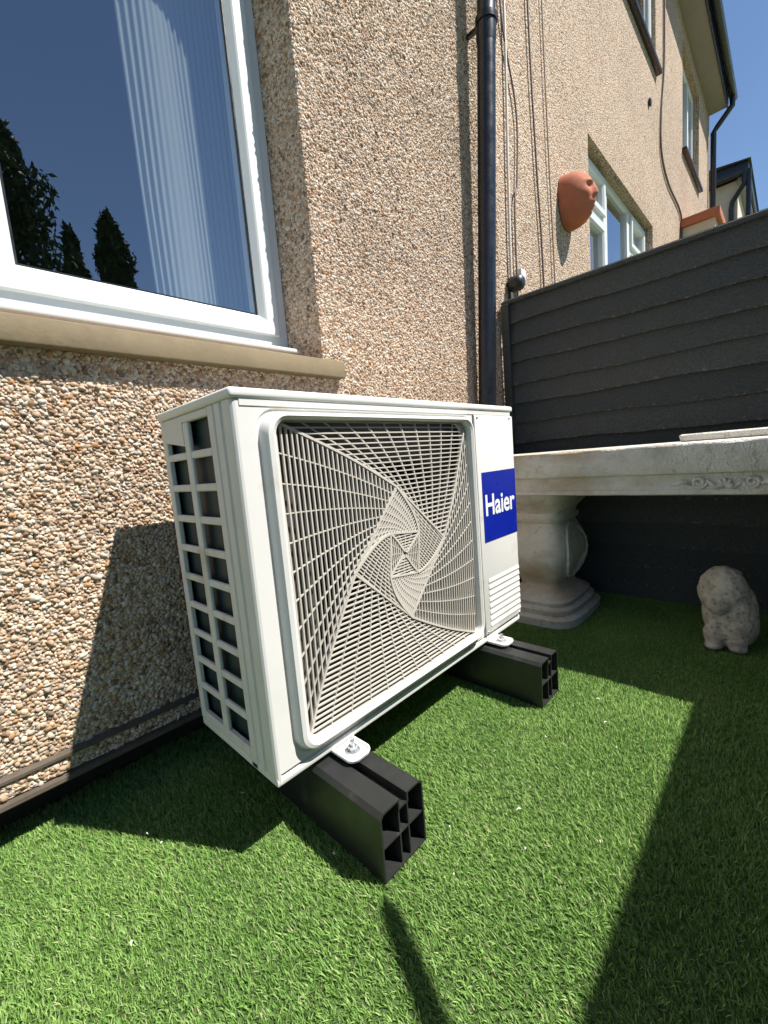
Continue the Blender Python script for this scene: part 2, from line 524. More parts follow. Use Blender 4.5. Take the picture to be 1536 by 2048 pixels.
box('plinth', M['plinth'], house, HX0, HX1, .085, .25, -.03, .09)

def stones():
    n = 6
    a = np.arange(n) * 2 * np.pi / n
    P, NRM, UA, UB = [], [], [], []
    def grid(u0, u1, v0, v1, pitch):
        us = np.arange(u0, u1, pitch); vs = np.arange(v0, v1, pitch * .87)
        U, Vv = np.meshgrid(us, vs)
        U = U + (np.arange(len(vs)) % 2)[:, None] * pitch / 2
        return U.ravel() + rng.normal(0, pitch * .2, U.size), Vv.ravel() + rng.normal(0, pitch * .2, U.size)
    pos = []
    U, Vz = grid(-.46, 1.52, .130, 2.6, .0070)
    for u, v in zip(U, Vz):
        if -1.0 < u < .487 and .885 < v < 2.12: continue
        if inview((u, 0, v), .16): pos.append((u, 0, v, 0))
    U, Vz = grid(.004, .125, .9, 2.12, .0080)
    for u, v in zip(U, Vz):
        if inview((.475, u, v), .14): pos.append((.485 - .022 * u / .14, u, v, 1))
    # the thin strip of stones on the bellcast between its two beads
    U, Vz = grid(-.46, 1.5, .0985, .1155, .0078)
    for u, v in zip(U, Vz):
        if inview((u, 0, v), .14): pos.append((u, -.009, v, 0))
    pos = np.array(pos)
    m = len(pos)
    R = rng.gamma(8, .00050, m)
    R = np.clip(R, .0022, .0075)
    Hh = R * rng.uniform(.3, .68, m)
    asp = rng.uniform(.72, 1.25, m)
    rot = rng.uniform(0, 2 * np.pi, m)
    tilt = rng.normal(0, .25, (m, 2))
    jit = rng.uniform(.78, 1.18, (m, n)); jit2 = rng.uniform(.5, .82, (m, n))
    ang = a[None] + rng.normal(0, .12, (m, n))
    ca, sa = np.cos(ang), np.sin(ang)
    loc = np.zeros((m, 2 * n + 1, 3))
    for lvl, (rad, h) in enumerate(((jit, -.25), (jit * jit2, .72))):
        lu = rad * ca * (R * asp)[:, None]; lv = rad * sa * (R / asp)[:, None]
        sl = slice(lvl * n, lvl * n + n)
        loc[:, sl, 0] = lu * np.cos(rot)[:, None] - lv * np.sin(rot)[:, None]
        loc[:, sl, 1] = lu * np.sin(rot)[:, None] + lv * np.cos(rot)[:, None]
        hv = Hh[:, None] * (h + (rng.normal(0, .12, (m, n)) if lvl else 0))
        loc[:, sl, 2] = hv + (tilt[:, :1] * loc[:, sl, 0] + tilt[:, 1:] * loc[:, sl, 1] if lvl else 0)
    loc[:, 2 * n, 2] = Hh
    W = np.zeros_like(loc)
    fr = pos[:, 3] == 0
    W[fr, :, 0] = pos[fr, 0, None] + loc[fr, :, 0]; W[fr, :, 2] = pos[fr, 2, None] + loc[fr, :, 1]; W[fr, :, 1] = pos[fr, 1, None] - loc[fr, :, 2]
    sd = ~fr
    W[sd, :, 1] = pos[sd, 1, None] - loc[sd, :, 0]; W[sd, :, 2] = pos[sd, 2, None] + loc[sd, :, 1]; W[sd, :, 0] = pos[sd, 0, None] - loc[sd, :, 2]
    T = []
    for k in range(n):
        k2 = (k + 1) % n
        T += [(k, k2, n + k2), (k, n + k2, n + k), (n + k, n + k2, 2 * n)]
    T = np.array(T)
    TT = (np.arange(m) * (2 * n + 1))[:, None, None] + T[None]
    o = np_mesh('pebbles', W.reshape(-1, 3), TT.reshape(-1, 3), M['pebble'], wall)
    o['kind'] = 'stuff'
    return m
N_STONES = stones()

# bellcast at the foot of the wall: two beads with a thin strip of stones between
def bead(name, prof, m):
    V = []
    for x in (HX0, HX1):
        V += [(x, y, z) for y, z in prof]
    k = len(prof)
    Fc = [(i, (i + 1) % k, k + (i + 1) % k, k + i) for i in range(k)]
    pyd(name, V, Fc, m, house)
bead('bellcast_strip', [(.002, .130), (-.008, .122), (-.010, .095), (.002, .095)], M['dash'])
bead('render_bead', [(-.001, .1315), (-.0125, .1275), (-.0125, .1225), (-.002, .121)], M['brown'])
bead('drip_bead', [(.0, .0935), (-.018, .0895), (-.019, .083), (-.015, .079), (.0, .083)], M['brown'])

# near window
def window_ring(name, x0, x1, z0, z1, y, w=.085, parent=house, parts=True, bar=None):
    bm = bmesh.new()
    loft_xz(bm, ring_profile(x0, x1, z0, z1, [(-.0, y + .05), (0, y + .006), (.002, y + .004), (.030, y + .004), (.031, y - .004), (.033, y - .006), (w - .018, y - .006), (w - .014, y - .003), (w, y + .014), (w, y + .05)]))
    fr = from_bm(name, bm, M['upvc'], parent)
    return fr
def pane(parent, x0, x1, z0, z1, y):
    return pyd('pane', [(x0, y, z0), (x1, y, z0), (x1, y, z1), (x0, y, z1)], [(0, 1, 2, 3)], M['glass'], parent, recalc=False)
WY = .12
w1 = window_ring('window', -.214, .4635, .941, 2.11, WY)
pane(w1, -.14, .39, 1.0, 2.04, WY + .018)
gk = bmesh.new()
loft_xz(gk, ring_profile(-.1295, .379, 1.0255, 2.0255, [(-.003, WY + .0125), (.003, WY + .0125), (.004, WY + .0165)]))
from_bm('gasket', gk, M['pipe'], w1)
w2 = window_ring('window', -.995, -.216, .941, 2.11, WY)
pane(w2, -.93, -.28, 1.0, 2.04, WY + .018)
box('window_nose', M['upvc'], house, -.995, .462, .062, .13, .917, .928, .003)
box('window_sill', M['sill'], house, -1.2, .537, -.031, .14, .838, .8835, .004)
# room and curtain behind the near window
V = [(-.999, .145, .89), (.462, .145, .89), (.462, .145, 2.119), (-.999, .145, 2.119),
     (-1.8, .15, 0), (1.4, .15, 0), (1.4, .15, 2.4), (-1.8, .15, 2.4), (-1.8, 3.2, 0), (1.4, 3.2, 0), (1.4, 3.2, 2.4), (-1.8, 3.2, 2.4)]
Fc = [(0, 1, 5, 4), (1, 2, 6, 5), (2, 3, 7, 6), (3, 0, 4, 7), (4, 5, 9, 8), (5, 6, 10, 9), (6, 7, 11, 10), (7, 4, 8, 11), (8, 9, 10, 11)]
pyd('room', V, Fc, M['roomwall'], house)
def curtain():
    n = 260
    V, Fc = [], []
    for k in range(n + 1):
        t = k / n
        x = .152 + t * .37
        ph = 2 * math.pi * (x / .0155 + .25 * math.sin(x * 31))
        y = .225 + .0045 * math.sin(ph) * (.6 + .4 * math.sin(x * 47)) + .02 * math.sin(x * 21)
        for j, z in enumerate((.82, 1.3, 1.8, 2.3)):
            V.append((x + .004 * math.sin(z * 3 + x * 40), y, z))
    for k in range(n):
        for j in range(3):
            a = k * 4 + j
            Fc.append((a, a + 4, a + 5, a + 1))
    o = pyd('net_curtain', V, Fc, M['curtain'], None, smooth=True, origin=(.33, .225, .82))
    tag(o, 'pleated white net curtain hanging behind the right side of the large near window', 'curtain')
curtain()

# neighbour's ground floor window
WY2 = .07
def plain_frame(name, x0, x1, z0, z1, y, w, parent):
    bm = bmesh.new()
    loft_xz(bm, ring_profile(x0, x1, z0, z1, [(0, y + .05), (0, y), (w - .012, y), (w, y + .012), (w, y + .05)]))
    return from_bm(name, bm, M['upvc'], parent)
wn1 = plain_frame('window', 2.712, 4.388, 1.052, 2.468, WY2, .05, house)
box('mullion', M['upvc'], wn1, 3.22, 3.30, WY2 - .004, WY2 + .04, 1.10, 2.42)
box('mullion', M['upvc'], wn1, 3.82, 3.90, WY2 - .004, WY2 + .04, 1.10, 2.42)
for xa, xb in ((2.762, 3.22), (3.90, 4.338)):
    s = plain_frame('opening_light', xa, xb, 1.102, 2.12, WY2 - .022, .06, wn1)
    box('transom', M['upvc'], wn1, xa, xb, WY2 - .002, WY2 + .04, 2.12, 2.18)
    s = plain_frame('opening_light', xa, xb, 2.18, 2.42, WY2 - .022, .045, wn1)
for xa, xb in ((2.75, 3.23), (3.29, 3.83), (3.89, 4.35)):
    pane(wn1, xa, xb, 1.09, 2.43, WY2 + .02)
box('blind', M['roomwall'], house, 2.70, 4.40, .6, .62, .9, 2.6)
# upper windows
for (xa, xb, za, zb, d), ww in ((OPEN[2], .05), (OPEN[3], .05)):
    wu = plain_frame('window', xa + .002, xb - .002, za + .002, zb - .002, d - .03, ww, house)
    mxx = xa + (xb - xa) * .62
    box('mullion', M['upvc'], wu, mxx - .03, mxx + .03, d - .034, d + .01, za + .05, zb - .05)
    pane(wu, xa + .04, mxx - .02, za + .04, zb - .04, d - .005)
    pane(wu, mxx + .02, xb - .04, za + .04, zb - .04, d - .005)
    box('window_sill', M['pipe'], house, xa - .03, xb + .03, -.045, d - .035, za - .035, za - .003, .004)  # black strip: the shadow under the sill is put into its colour
box('upper_room', M['roomwall'], house, HX0 + .2, HX1 - .2, .5, .52, 2.7, 4.95)

# eaves
def eaves():
    box('soffit', M['soffit'], house, HX0, HX1 - .02, -.190, .0, 5.0, 5.02)
    for x in np.arange(HX0 + 1.2, HX1 - .3, 2.4):
        box('soffit_joint', M['cream'], house, x, x + .03, -.189, -.002, 4.996, 5.0)
    box('fascia', M['pipe'], house, HX0, HX1, -.210, -.192, 4.985, 5.17, .003)
    bm = bmesh.new()
    pr = [(-.212 - .045 + .045 * math.cos(t), 5.115 + .045 * math.sin(t)) for t in [math.radians(180 + 15 * k) for k in range(13)]]
    pr2 = [(-.212 - .045 + .041 * math.cos(t), 5.117 + .041 * math.sin(t)) for t in [math.radians(360 - 15 * k) for k in range(13)]]
    ring = pr + pr2
    A = [bm.verts.new((HX0, y, z)) for y, z in ring]; B = [bm.verts.new((HX1 + .06, y, z)) for y, z in ring]
    k = len(ring)
    for i in range(k):
        bm.faces.new((A[i], A[(i + 1) % k], B[(i + 1) % k], B[i]))
    bm.faces.new(B)
    from_bm('gutter', bm, M['pipe'], house, smooth=True, angle=40)
    pyd('roof', [(HX0, -.25, 5.18), (HX1 + .12, -.25, 5.18), (HX1 + .12, 3.6, 7.4), (HX0, 3.6, 7.4), (HX0, 7.2, 5.1), (HX1 + .12, 7.2, 5.1)],
        [(0, 1, 2, 3), (3, 2, 5, 4)], M['grey_roof'], house)
    pyd('gable', [(HX1, 0, 5.0), (HX1, 7, 5.0), (HX1, 3.6, 7.38)], [(0, 1, 2)], M['dash'], house)
    bm = bmesh.new()
    tube(bm, [(HX1 - .06, -.257, 5.07), (HX1 - .06, -.255, 4.97), (HX1 - .06, -.10, 4.80), (HX1 - .06, -.055, 4.74), (HX1 - .06, -.055, .0)], .034, 14)
    from_bm('far_downpipe', bm, M['pipe'], house, smooth=True, angle=50)
eaves()

# near downpipe with brackets
def downpipe():
    p0 = Vector((1.265, -.052, .8)); dr = Vector((.06, -.022, 1.0))
    at = lambda z: p0 + dr * (z - .8)
    bm = bmesh.new()
    tube(bm, [at(.02), at(1.6), at(2.16)], .034, 24)
    o = from_bm('downpipe', bm, M['pipe'], house, smooth=True, angle=50)
    bm = bmesh.new()
    tube(bm, [at(2.10), at(2.12), at(2.18), at(2.2), at(5.05)], [.0345, .0368, .0368, .034, .034], 24)
    from_bm('pipe_collar', bm, M['pipe'], o, smooth=True, angle=50)
    for z in (2.17, .55):
        c = at(z)
        bm = bmesh.new()
        lathe = [(c.x + .0405 * math.cos(t), c.y + .0405 * math.sin(t)) for t in [math.radians(15 * k) for k in range(24)]]
        A = [bm.verts.new((x, y, c.z)) for x, y in lathe]; B = [bm.verts.new((x, y, c.z + .022)) for x, y in lathe]
        for k in range(24):
            bm.faces.new((A[k], A[(k + 1) % 24], B[(k + 1) % 24], B[k]))
        bm.faces.new(A); bm.faces.new(B)
        bx(bm, c.x - .009, c.x + .009, c.y + .025, -.001, c.z + .004, c.z + .018, .002, 1)
        from_bm('pipe_bracket', bm, M['pipe'], o, smooth=True, angle=40)
downpipe()

def cable(pts, r, m, dense=8):
    P = []
    pts = [Vector(p) for p in pts]
    for i in range(len(pts) - 1):
        a, b = pts[max(i - 1, 0)], pts[i]; c, d = pts[i + 1], pts[min(i + 2, len(pts) - 1)]
        for k in range(dense):
            t = k / dense
            P.append(.5 * ((2 * b) + (c - a) * t + (2 * a - 5 * b + 4 * c - d) * t * t + (3 * b - a - 3 * c + d) * t ** 3))
    P.append(pts[-1])
    bm = bmesh.new()
    tube(bm, P, r, 8)
    return from_bm('cable', bm, m, house, smooth=True, angle=60)
cable([(1.60, -.012, 2.8), (1.62, -.012, 2.40), (1.72, -.012, 2.1), (1.70, -.012, 1.8), (1.66, -.012, 1.55), (1.66, -.012, .1)], .0045, M['cable_dark'])
cable([(1.66, -.012, 3.2), (1.64, -.012, 2.3), (1.615, -.012, 1.8), (1.60, -.012, 1.3), (1.60, -.012, .1)], .006, M['cable_white'])
cable([(1.87, -.012, 4.9), (1.885, -.012, 2.7), (1.915, -.012, 2.0), (1.955, -.012, 1.4), (1.96, -.012, .1)], .005, M['cable_dark'])
cable([(2.05, -.012, 4.9), (2.05, -.012, 2.9), (2.07, -.012, 2.1), (2.10, -.012, 1.4), (2.10, -.012, .1)], .004, M['cable_tan'])
cable([(4.85, -.012, 4.95), (4.83, -.012, 4.0), (4.70, -.012, 3.5), (4.70, -.012, 3.2), (5.0, -.012, 3.05), (5.66, -.012, 2.98), (5.67, -.012, 2.6)], .009, M['cable_dark'])
box('vent_cover', M['black_lamp'], house, 4.25, 4.295, -.02, -.002, 3.38, 3.43, .006)

# ------------------------------------------------------------------ porch and far house
porch = thing('porch', 'small cream lean-to porch with terracotta coping at the far end of the wall', 'porch', (6.2, -.2, 0))
box('porch_wall', M['cream'], porch, 5.72, 7.4, -.30, -.002, 0, 2.86)
box('coping', M['terracotta'], porch, 5.68, 7.45, -.345, -.003, 2.86, 2.95, .01)

far = thing('far_house', 'distant house with black fascia, grey gable and dark downpipe beyond the long wall', 'house', (12, 1, 0))
box('wall', M['cream'], far, 12.4, 18, .02, 7, 0, 5.95)
box('soffit', M['soffit'], far, 12.3, 18, -.12, .02, 5.86, 5.95)
box('fascia', M['pipe'], far, 12.16, 12.28, -.16, 7.2, 5.95, 6.17, .01)
box('fascia', M['pipe'], far, 12.281, 18, -.17, -.125, 5.95, 6.16, .01)
bm = bmesh.new(); tube(bm, [(12.2, -.10, 6.0), (12.2, -.10, 5.75), (12.32, .10, 5.52), (12.36, .12, 5.4), (12.36, .12, 0)], .05, 12)
from_bm('downpipe', bm, M['pipe'], far, smooth=True, angle=50)
bm = bmesh.new(); tube(bm, [(12.2, -.17, 6.0), (12.2, -.17, 0)], .045, 12)
from_bm('downpipe', bm, M['pipe'], far, smooth=True, angle=50)
pyd('roof', [(12.1, -.2, 6.17), (18, -.2, 6.17), (18, 3.6, 6.6), (12.1, 3.6, 6.6)], [(0, 1, 2, 3)], M['grey_roof'], far)

# ------------------------------------------------------------------ fences
def board_mesh(L, h, th, seed, waney=.006, seg=26):
    r = random.Random(seed)
    ph = [r.uniform(0, 6.28) for _ in range(4)]
    V, Fc = [], []
    for k in range(seg + 1):
        t = k / seg
        x = t * L
        w = waney * (math.sin(x * 5 + ph[0]) * .5 + math.sin(x * 13 + ph[1]) * .35 + math.sin(x * 29 + ph[2]) * .2)
        bow = .002 * math.sin(x * 3 + ph[3])
        # profile: bottom edge stands out from the panel, top edge tucks in
        V += [(x, -.0075 - th + bow, w), (x, -.0075 + bow, w + .001), (x, 0, h), (x, -.0068, h)]
    for k in range(seg):
        a = k * 4
        for i in range(4):
            Fc.append((a + i, a + (i + 1) % 4, a + 4 + (i + 1) % 4, a + 4 + i))
    Fc.append((0, 1, 2, 3)); e = seg * 4; Fc.append((e, e + 1, e + 2, e + 3))
    return V, Fc
def fence(label, org, rotz, L, top, n, pitch, group):
    f = thing('garden_fence', label, 'fence', org, group)
    f.rotation_euler = (0, 0, rotz)
    ORG[f] = Vector((0, 0, 0))
    for k in range(n):
        z = top - .012 - (k + 1) * pitch + random.uniform(-.004, .004)
        V, Fc = board_mesh(L, pitch + .022, .017, k * 7 + int(L * 10))
        V = [(x, y, zz + z) for x, y, zz in V]
        bo = pyd('board', V, Fc, M['fence'], f)
        rim = bo.data.attributes.new('rim', 'FLOAT', 'POINT')
        rim.data.foreach_set('value', [1.0 if i % 4 < 2 else 0.0 for i in range(len(V))])
    box('capping', M['fence'], f, 0, L, -.029, .03, top - .016, top, .003, 1)
    for x in (0.0, L - .04):
        box('edge_batten', M['fence'], f, x, x + .035, -.036, -.0262, .03, top - .0165, .002, 1)
    for x in (L + .004,):
        box('post', M['fence'], f, x, x + .045, -.015, .04, -.02, top + .01, .003, 1)
    box('gravel_board', M['fence'], f, 0, L, -.012, .01, -.02, .05, .003, 1)
    return f
# rotz=-90deg: local x runs along -y, local -y faces -x
fence('dark grey lapped board fence behind the stone bench', (1.515, -.016, 0), -math.pi / 2, 1.465, 1.236, 14, .0845, 'dark grey fence panels')
# rotz=180deg: local -y faces +y (towards the house)
fence('unseen lapped board fence added behind the camera to throw the long straight shadow across the turf', (1.48, -1.50, 0), math.pi, 2.2, 1.25, 14, .0855, 'dark grey fence panels')  # unseen stand-in, added so its top edge casts the straight turf shadow

# added unseen rod on the rear fence, shaped to throw the thin turf shadow
br = thing('shadow_caster', 'unseen pointed rod added to throw the thin tapering shadow on the turf by the near foot', 'shadow caster', (.355, -1.47, 1.2))
tip = Vector((.058, -.538, 0)) + 1.22 * SUN
rootp = Vector((.358, -1.466, 1.245))
bm = bmesh.new()
tube(bm, [rootp, rootp.lerp(tip, .3), rootp.lerp(tip, .72), rootp.lerp(tip, .9), tip], [.0150, .0150, .0145, .0125, .002], 12)
from_bm('arm', bm, M['iron'], br, smooth=True, angle=50)
box('caster_plate', M['iron'], br, .338, .378, -1.470, -1.462, 1.08, 1.26, .003)

# ------------------------------------------------------------------ air conditioner
AX0, AX1, AY0, AY1, AZ0, AZ1 = 0.0, .80, -.385, -.114, .119, .716
acu = thing('air_conditioner', 'white outdoor air conditioning unit with square spiral fan grille', 'air conditioner', (.4, -.25, AZ0))
LZ = .700
GX0, GX1, GZ0, GZ1 = .065, .571, .163, .671
PX = .604
bm = bmesh.new()
# front sheet round the grille, wrapped over the rounded left corner; stepped and bulging surround
no = 8
rings = [(rrect(.007, PX, .139, LZ, .0005, no), AY0),
         (rrect(.034, .598, .146, .689, .034, no), AY0),
         (rrect(.0355, .5965, .1475, .6875, .034, no), AY0 + .0025),
         (rrect(.039, .593, .150, .6845, .034, no), AY0 + .0025),
         (rrect(.041, .591, .1515, .683, .033, no), AY0 - .008),
         (rrect(.045, .588, .154, .680, .031, no), AY0 - .0140),
         (rrect(.052, .583, .1575, .677, .028, no), AY0 - .0155),
         (rrect(.058, .577, .160, .674, .026, no), AY0 - .0120),
         (rrect(GX0, GX1, GZ0, GZ1, .024, no), AY0 + .003),
         (rrect(GX0, GX1, GZ0, GZ1, .024, no), AY0 + .018)]
loft_xz(bm, rings)
from_bm('front_panel', bm, M['ac'], acu, smooth=True, angle=28)
# left corner post with vertical grooves (profile in plan, extruded in z)
prof = [(.007, AY0), (.0035, AY0 + .0012), (.001, AY0 + .004), (0, AY0 + .008), (0, AY0 + .026), (.004, AY0 + .028), (.004, AY0 + .034), (.0005, AY0 + .036),
        (.0005, AY0 + .052), (.004, AY0 + .054), (.004, AY0 + .058), (.001, AY0 + .060), (.001, AY0 + .0765), (.012, AY0 + .0765), (.012, AY0 + .003)]
V = [(x, y, z) for z in (AZ0 + .004, LZ) for x, y in prof]
k = len(prof)
Fc = [(i, (i + 1) % k, k + (i + 1) % k, k + i) for i in range(k)] + [tuple(range(k)), tuple(range(k, 2 * k))]
pyd('corner_post', V, Fc, M['ac'], acu, smooth=True, angle=25)
# lower front flange of the base pan
box('base_pan', M['ac_lid'], acu, .001, AX1, AY0 + .001, AY1, AZ0, AZ0 + .014, .003)
box('front_sill', M['ac'], acu, .007, AX1 - .004, AY0 + .004, AY0 + .03, AZ0 + .0135, .1392, .001, 1)
# lid
bm = bmesh.new()
bx(bm, -.003, AX1 + .003, AY0 - .004, AY1 + .003, LZ + .001, AZ1, .005, 3)
from_bm('lid', bm, M['ac_lid'], acu, smooth=True, angle=40)
box('lid_lip', M['ac'], acu, .012, AX1 - .008, AY0 - .0012, AY0 + .006, .691, LZ + .002, .0005, 1)
# right-hand service panel
svc = box('service_panel', M['ac'], acu, .609, AX1, AY0 - .004, AY0 + .04, .1392, .6905, .004)
for k in range(8):
    z = .155 + k * .0165
    bm = bmesh.new()
    V = [bm.verts.new(p) for p in [(.633, AY0 - .0041, z), (.797, AY0 - .0041, z), (.797, AY0 - .0057, z + .0010), (.633, AY0 - .0057, z + .0010), (.797, AY0 - .0041, z + .0115), (.633, AY0 - .0041, z + .0115)]]
    for q in ((0, 1, 2, 3), (3, 2, 4, 5), (0, 3, 5), (1, 4, 2)):
        bm.faces.new([V[i] for i in q])
    from_bm('vent_slat', bm, M['ac'], svc)
box('side_panel', M['ac'], acu, AX1 - .004, AX1 - .001, AY0 + .041, AY1, AZ0 + .0145, LZ, 0)
box('back_panel', M['dark_metal'], acu, .0105, AX1 - .005, AY1 - .004, AY1, AZ0 + .0145, LZ)
for y, z in ((AY0 + .07, .46), (AY0 + .085, .275)):
    bm = bmesh.new(); tube(bm, [(AX1 - .0008, y, z), (AX1 + .012, y, z), (AX1 + .014, y, z), (AX1 + .03, y, z - .006)], [.012, .012, .008, .008], 12)
    from_bm('cable_gland', bm, M['pipe'], acu, smooth=True, angle=40)
for x, y, z in ((AX1 - .02, AY0 - .0042, .684), (.62, AY0 - .0042, .684), (.62, AY0 - .0042, .145), (AX1 - .012, AY0 - .0042, .145)):
    bm = bmesh.new(); lathe_y(bm, [(.0001, y - .0016), (.0026, y - .0014), (.0034, y)], x, z, 12)
    from_bm('screw', bm, M['zinc'], svc, smooth=True)
# label and lettering
lab = box('label', M['blue'], acu, .6255, .7975, AY0 - .0052, AY0 - .0042, .376, .551, .0003, 1)
tag(lab, 'blue maker label with white lettering')
cu = bpy.data.curves.new('lettering', 'FONT')
cu.body = 'Haier'
cu.size = .1
cu.align_x = 'CENTER'
cu.extrude = 0.0
cu.offset = .0022
to = bpy.data.objects.new('tmp_text', cu)
COL.objects.link(to)
bpy.context.view_layer.update()
me = bpy.data.meshes.new_from_object(to.evaluated_get(bpy.context.evaluated_depsgraph_get()))
bpy.data.objects.remove(to)
xs = [v.co.x for v in me.vertices]; ys = [v.co.y for v in me.vertices]
sx = .152 / (max(xs) - min(xs)); szz = .054 / (max(ys) - min(ys))
for v in me.vertices:
    v.co = Vector((.7115 + (v.co.x - (max(xs) + min(xs)) / 2) * sx, AY0 - .0058, .441 + (v.co.y - min(ys)) * szz))
me.name = 'lettering'
link('lettering', me, M['white_ink'], lab)

# spiral grille ---------------------------------------------------------
GC = (.318, .417)
def r90(p, k):
    x, y = p
    for _ in range(k % 4):
        x, y = y, -x
    return (x, y)
def lerp2(a, b, t): return (a[0] + (b[0] - a[0]) * t, a[1] + (b[1] - a[1]) * t)
A0 = [(-.2535, -.2535), (-.227, -.190), (-.194, -.120), (-.162, -.060), (-.132, -.008)]            # arm from the bottom-left corner to the left corner of the inner square
c1, s1 = math.cos(math.radians(-2)), math.sin(math.radians(-2))
A1 = [(-.132, -.008), (-.108, .012), (-.082, .030), (-.058, .041), (-.036, .046)]                      # next turn of the spiral
A2 = [(-.036, .046), (-.026, .036), (-.016, .024), (-.008, .013), (-.001, .005)]
def smooth_arm(A, n=14):
    out = []
    for i in range(n + 1):
        t = i / n * (len(A) - 1)
        j = min(int(t), len(A) - 2); u = t - j
        p0, p1, p2, p3 = A[max(j - 1, 0)], A[j], A[j + 1], A[min(j + 2, len(A) - 1)]
        out.append(tuple(.5 * ((2 * p1[d]) + (p2[d] - p0[d]) * u + (2 * p0[d] - 5 * p1[d] + 4 * p2[d] - p3[d]) * u * u + (3 * p1[d] - p0[d] - 3 * p2[d] + p3[d]) * u ** 3) for d in (0, 1)))
    return out
def yoff(p):      # the grille is slightly dished outwards, most at the middle
    r = math.hypot(p[0], p[1])
    return AY0 - .001 - .010 * max(0.0, 1 - (r / .30) ** 2)
def bar(bm, a, b, w, d, dy=0.0):
    """blade-like bar between two points of the grille plane; thin edge to the front, d deep"""
    ax, az = a; bxx, bz = b
    L = math.hypot(bxx - ax, bz - az)
    if L < 1e-4: return
    nx, nz = -(bz - az) / L * w / 2, (bxx - ax) / L * w / 2
    ya, yb = yoff(a) + dy, yoff(b) + dy
    P = []
    for (px, pz, yy) in ((ax, az, ya), (bxx, bz, yb)):
        P += [(px - nx, yy, pz - nz), (px + nx, yy, pz + nz), (px + nx * .8, yy + d, pz + nz * .8), (px - nx * .8, yy + d, pz - nz * .8)]
    vs = [bm.verts.new((GC[0] + p[0], p[1], GC[1] + p[2])) for p in P]
    for q in ((0, 1, 5, 4), (1, 2, 6, 5), (2, 3, 7, 6), (3, 0, 4, 7), (0, 3, 2, 1), (4, 5, 6, 7)):
        bm.faces.new([vs[i] for i in q])
def level(A, pitch, w, d, ncross, name, rib_w, dirs):
    arm = smooth_arm(A)
    for k in range(4):
        a1 = [r90(p, k) for p in arm]; a2 = [r90(p, k + 1) for p in arm]
        # sector polygon between arm k and arm k+1 (clockwise neighbours)
        poly = a1 + a2[::-1]
        e = dirs(k)
        nrm = (-e[1], e[0])
        hs = [p[0] * nrm[0] + p[1] * nrm[1] for p in poly]
        bm = bmesh.new()
        h = math.floor(min(hs) / pitch) * pitch + pitch * .5
        while h < max(hs):
            xsn = []
            for p, q in zip(poly, poly[1:] + poly[:1]):
                hp = p[0] * nrm[0] + p[1] * nrm[1] - h; hq = q[0] * nrm[0] + q[1] * nrm[1] - h
                if (hp < 0) != (hq < 0):
                    t = hp / (hp - hq); pt = lerp2(p, q, t)
                    xsn.append(pt[0] * e[0] + pt[1] * e[1])
            xsn.sort()
            for i in range(0, len(xsn) - 1, 2):
                if xsn[i + 1] - xsn[i] < .003: continue
                ns = max(1, int((xsn[i + 1] - xsn[i]) / .09))
                for s in range(ns):
                    u0 = xsn[i] + (xsn[i + 1] - xsn[i]) * s / ns; u1 = xsn[i] + (xsn[i + 1] - xsn[i]) * (s + 1) / ns
                    bar(bm, (e[0] * u0 + nrm[0] * h, e[1] * u0 + nrm[1] * h), (e[0] * u1 + nrm[0] * h, e[1] * u1 + nrm[1] * h), w, d)
            h += pitch
        for c in range(1, ncross + 1):
            u = c / (ncross + 1)
            cur = [lerp2(p, q, u) for p, q in zip(a1, a2)][::2]
            for p, q in zip(cur, cur[1:]):
                bar(bm, p, q, w * .85, d * .8, .0008)
        so = from_bm(name, bm, M['grille'], acu)
        so['kind'] = 'stuff'
        bm = bmesh.new()
        for p, q in zip(a1, a1[1:]):
            bar(bm, p, q, rib_w, d + .003, -.0012)
        from_bm('grille_rib', bm, M['grille'], acu)
level(A0, .0092, .0023, .0045, 10, 'grille_bars', .0042, lambda k: r90((0, 1), k))
d1 = (math.cos(math.radians(46)), math.sin(math.radians(46)))
level(A1, .0060, .0023, .0040, 9, 'grille_bars', .0042, lambda k: r90(d1, k))
level(A2, .0055, .0021, .0040, 3, 'grille_bars', .0036, lambda k: r90((1, 0), k))
for A in (A1, A2):                      # straight ribs that outline the two inner squares
    for k in range(4):
        bm = bmesh.new()
        p, q = r90(A[0], k), r90(A[0], k + 1)
        for s in range(4):
            bar(bm, lerp2(p, q, s / 4), lerp2(p, q, (s + 1) / 4), .0036, .0065, -.0008)
        from_bm('grille_rib', bm, M['grille'], acu)

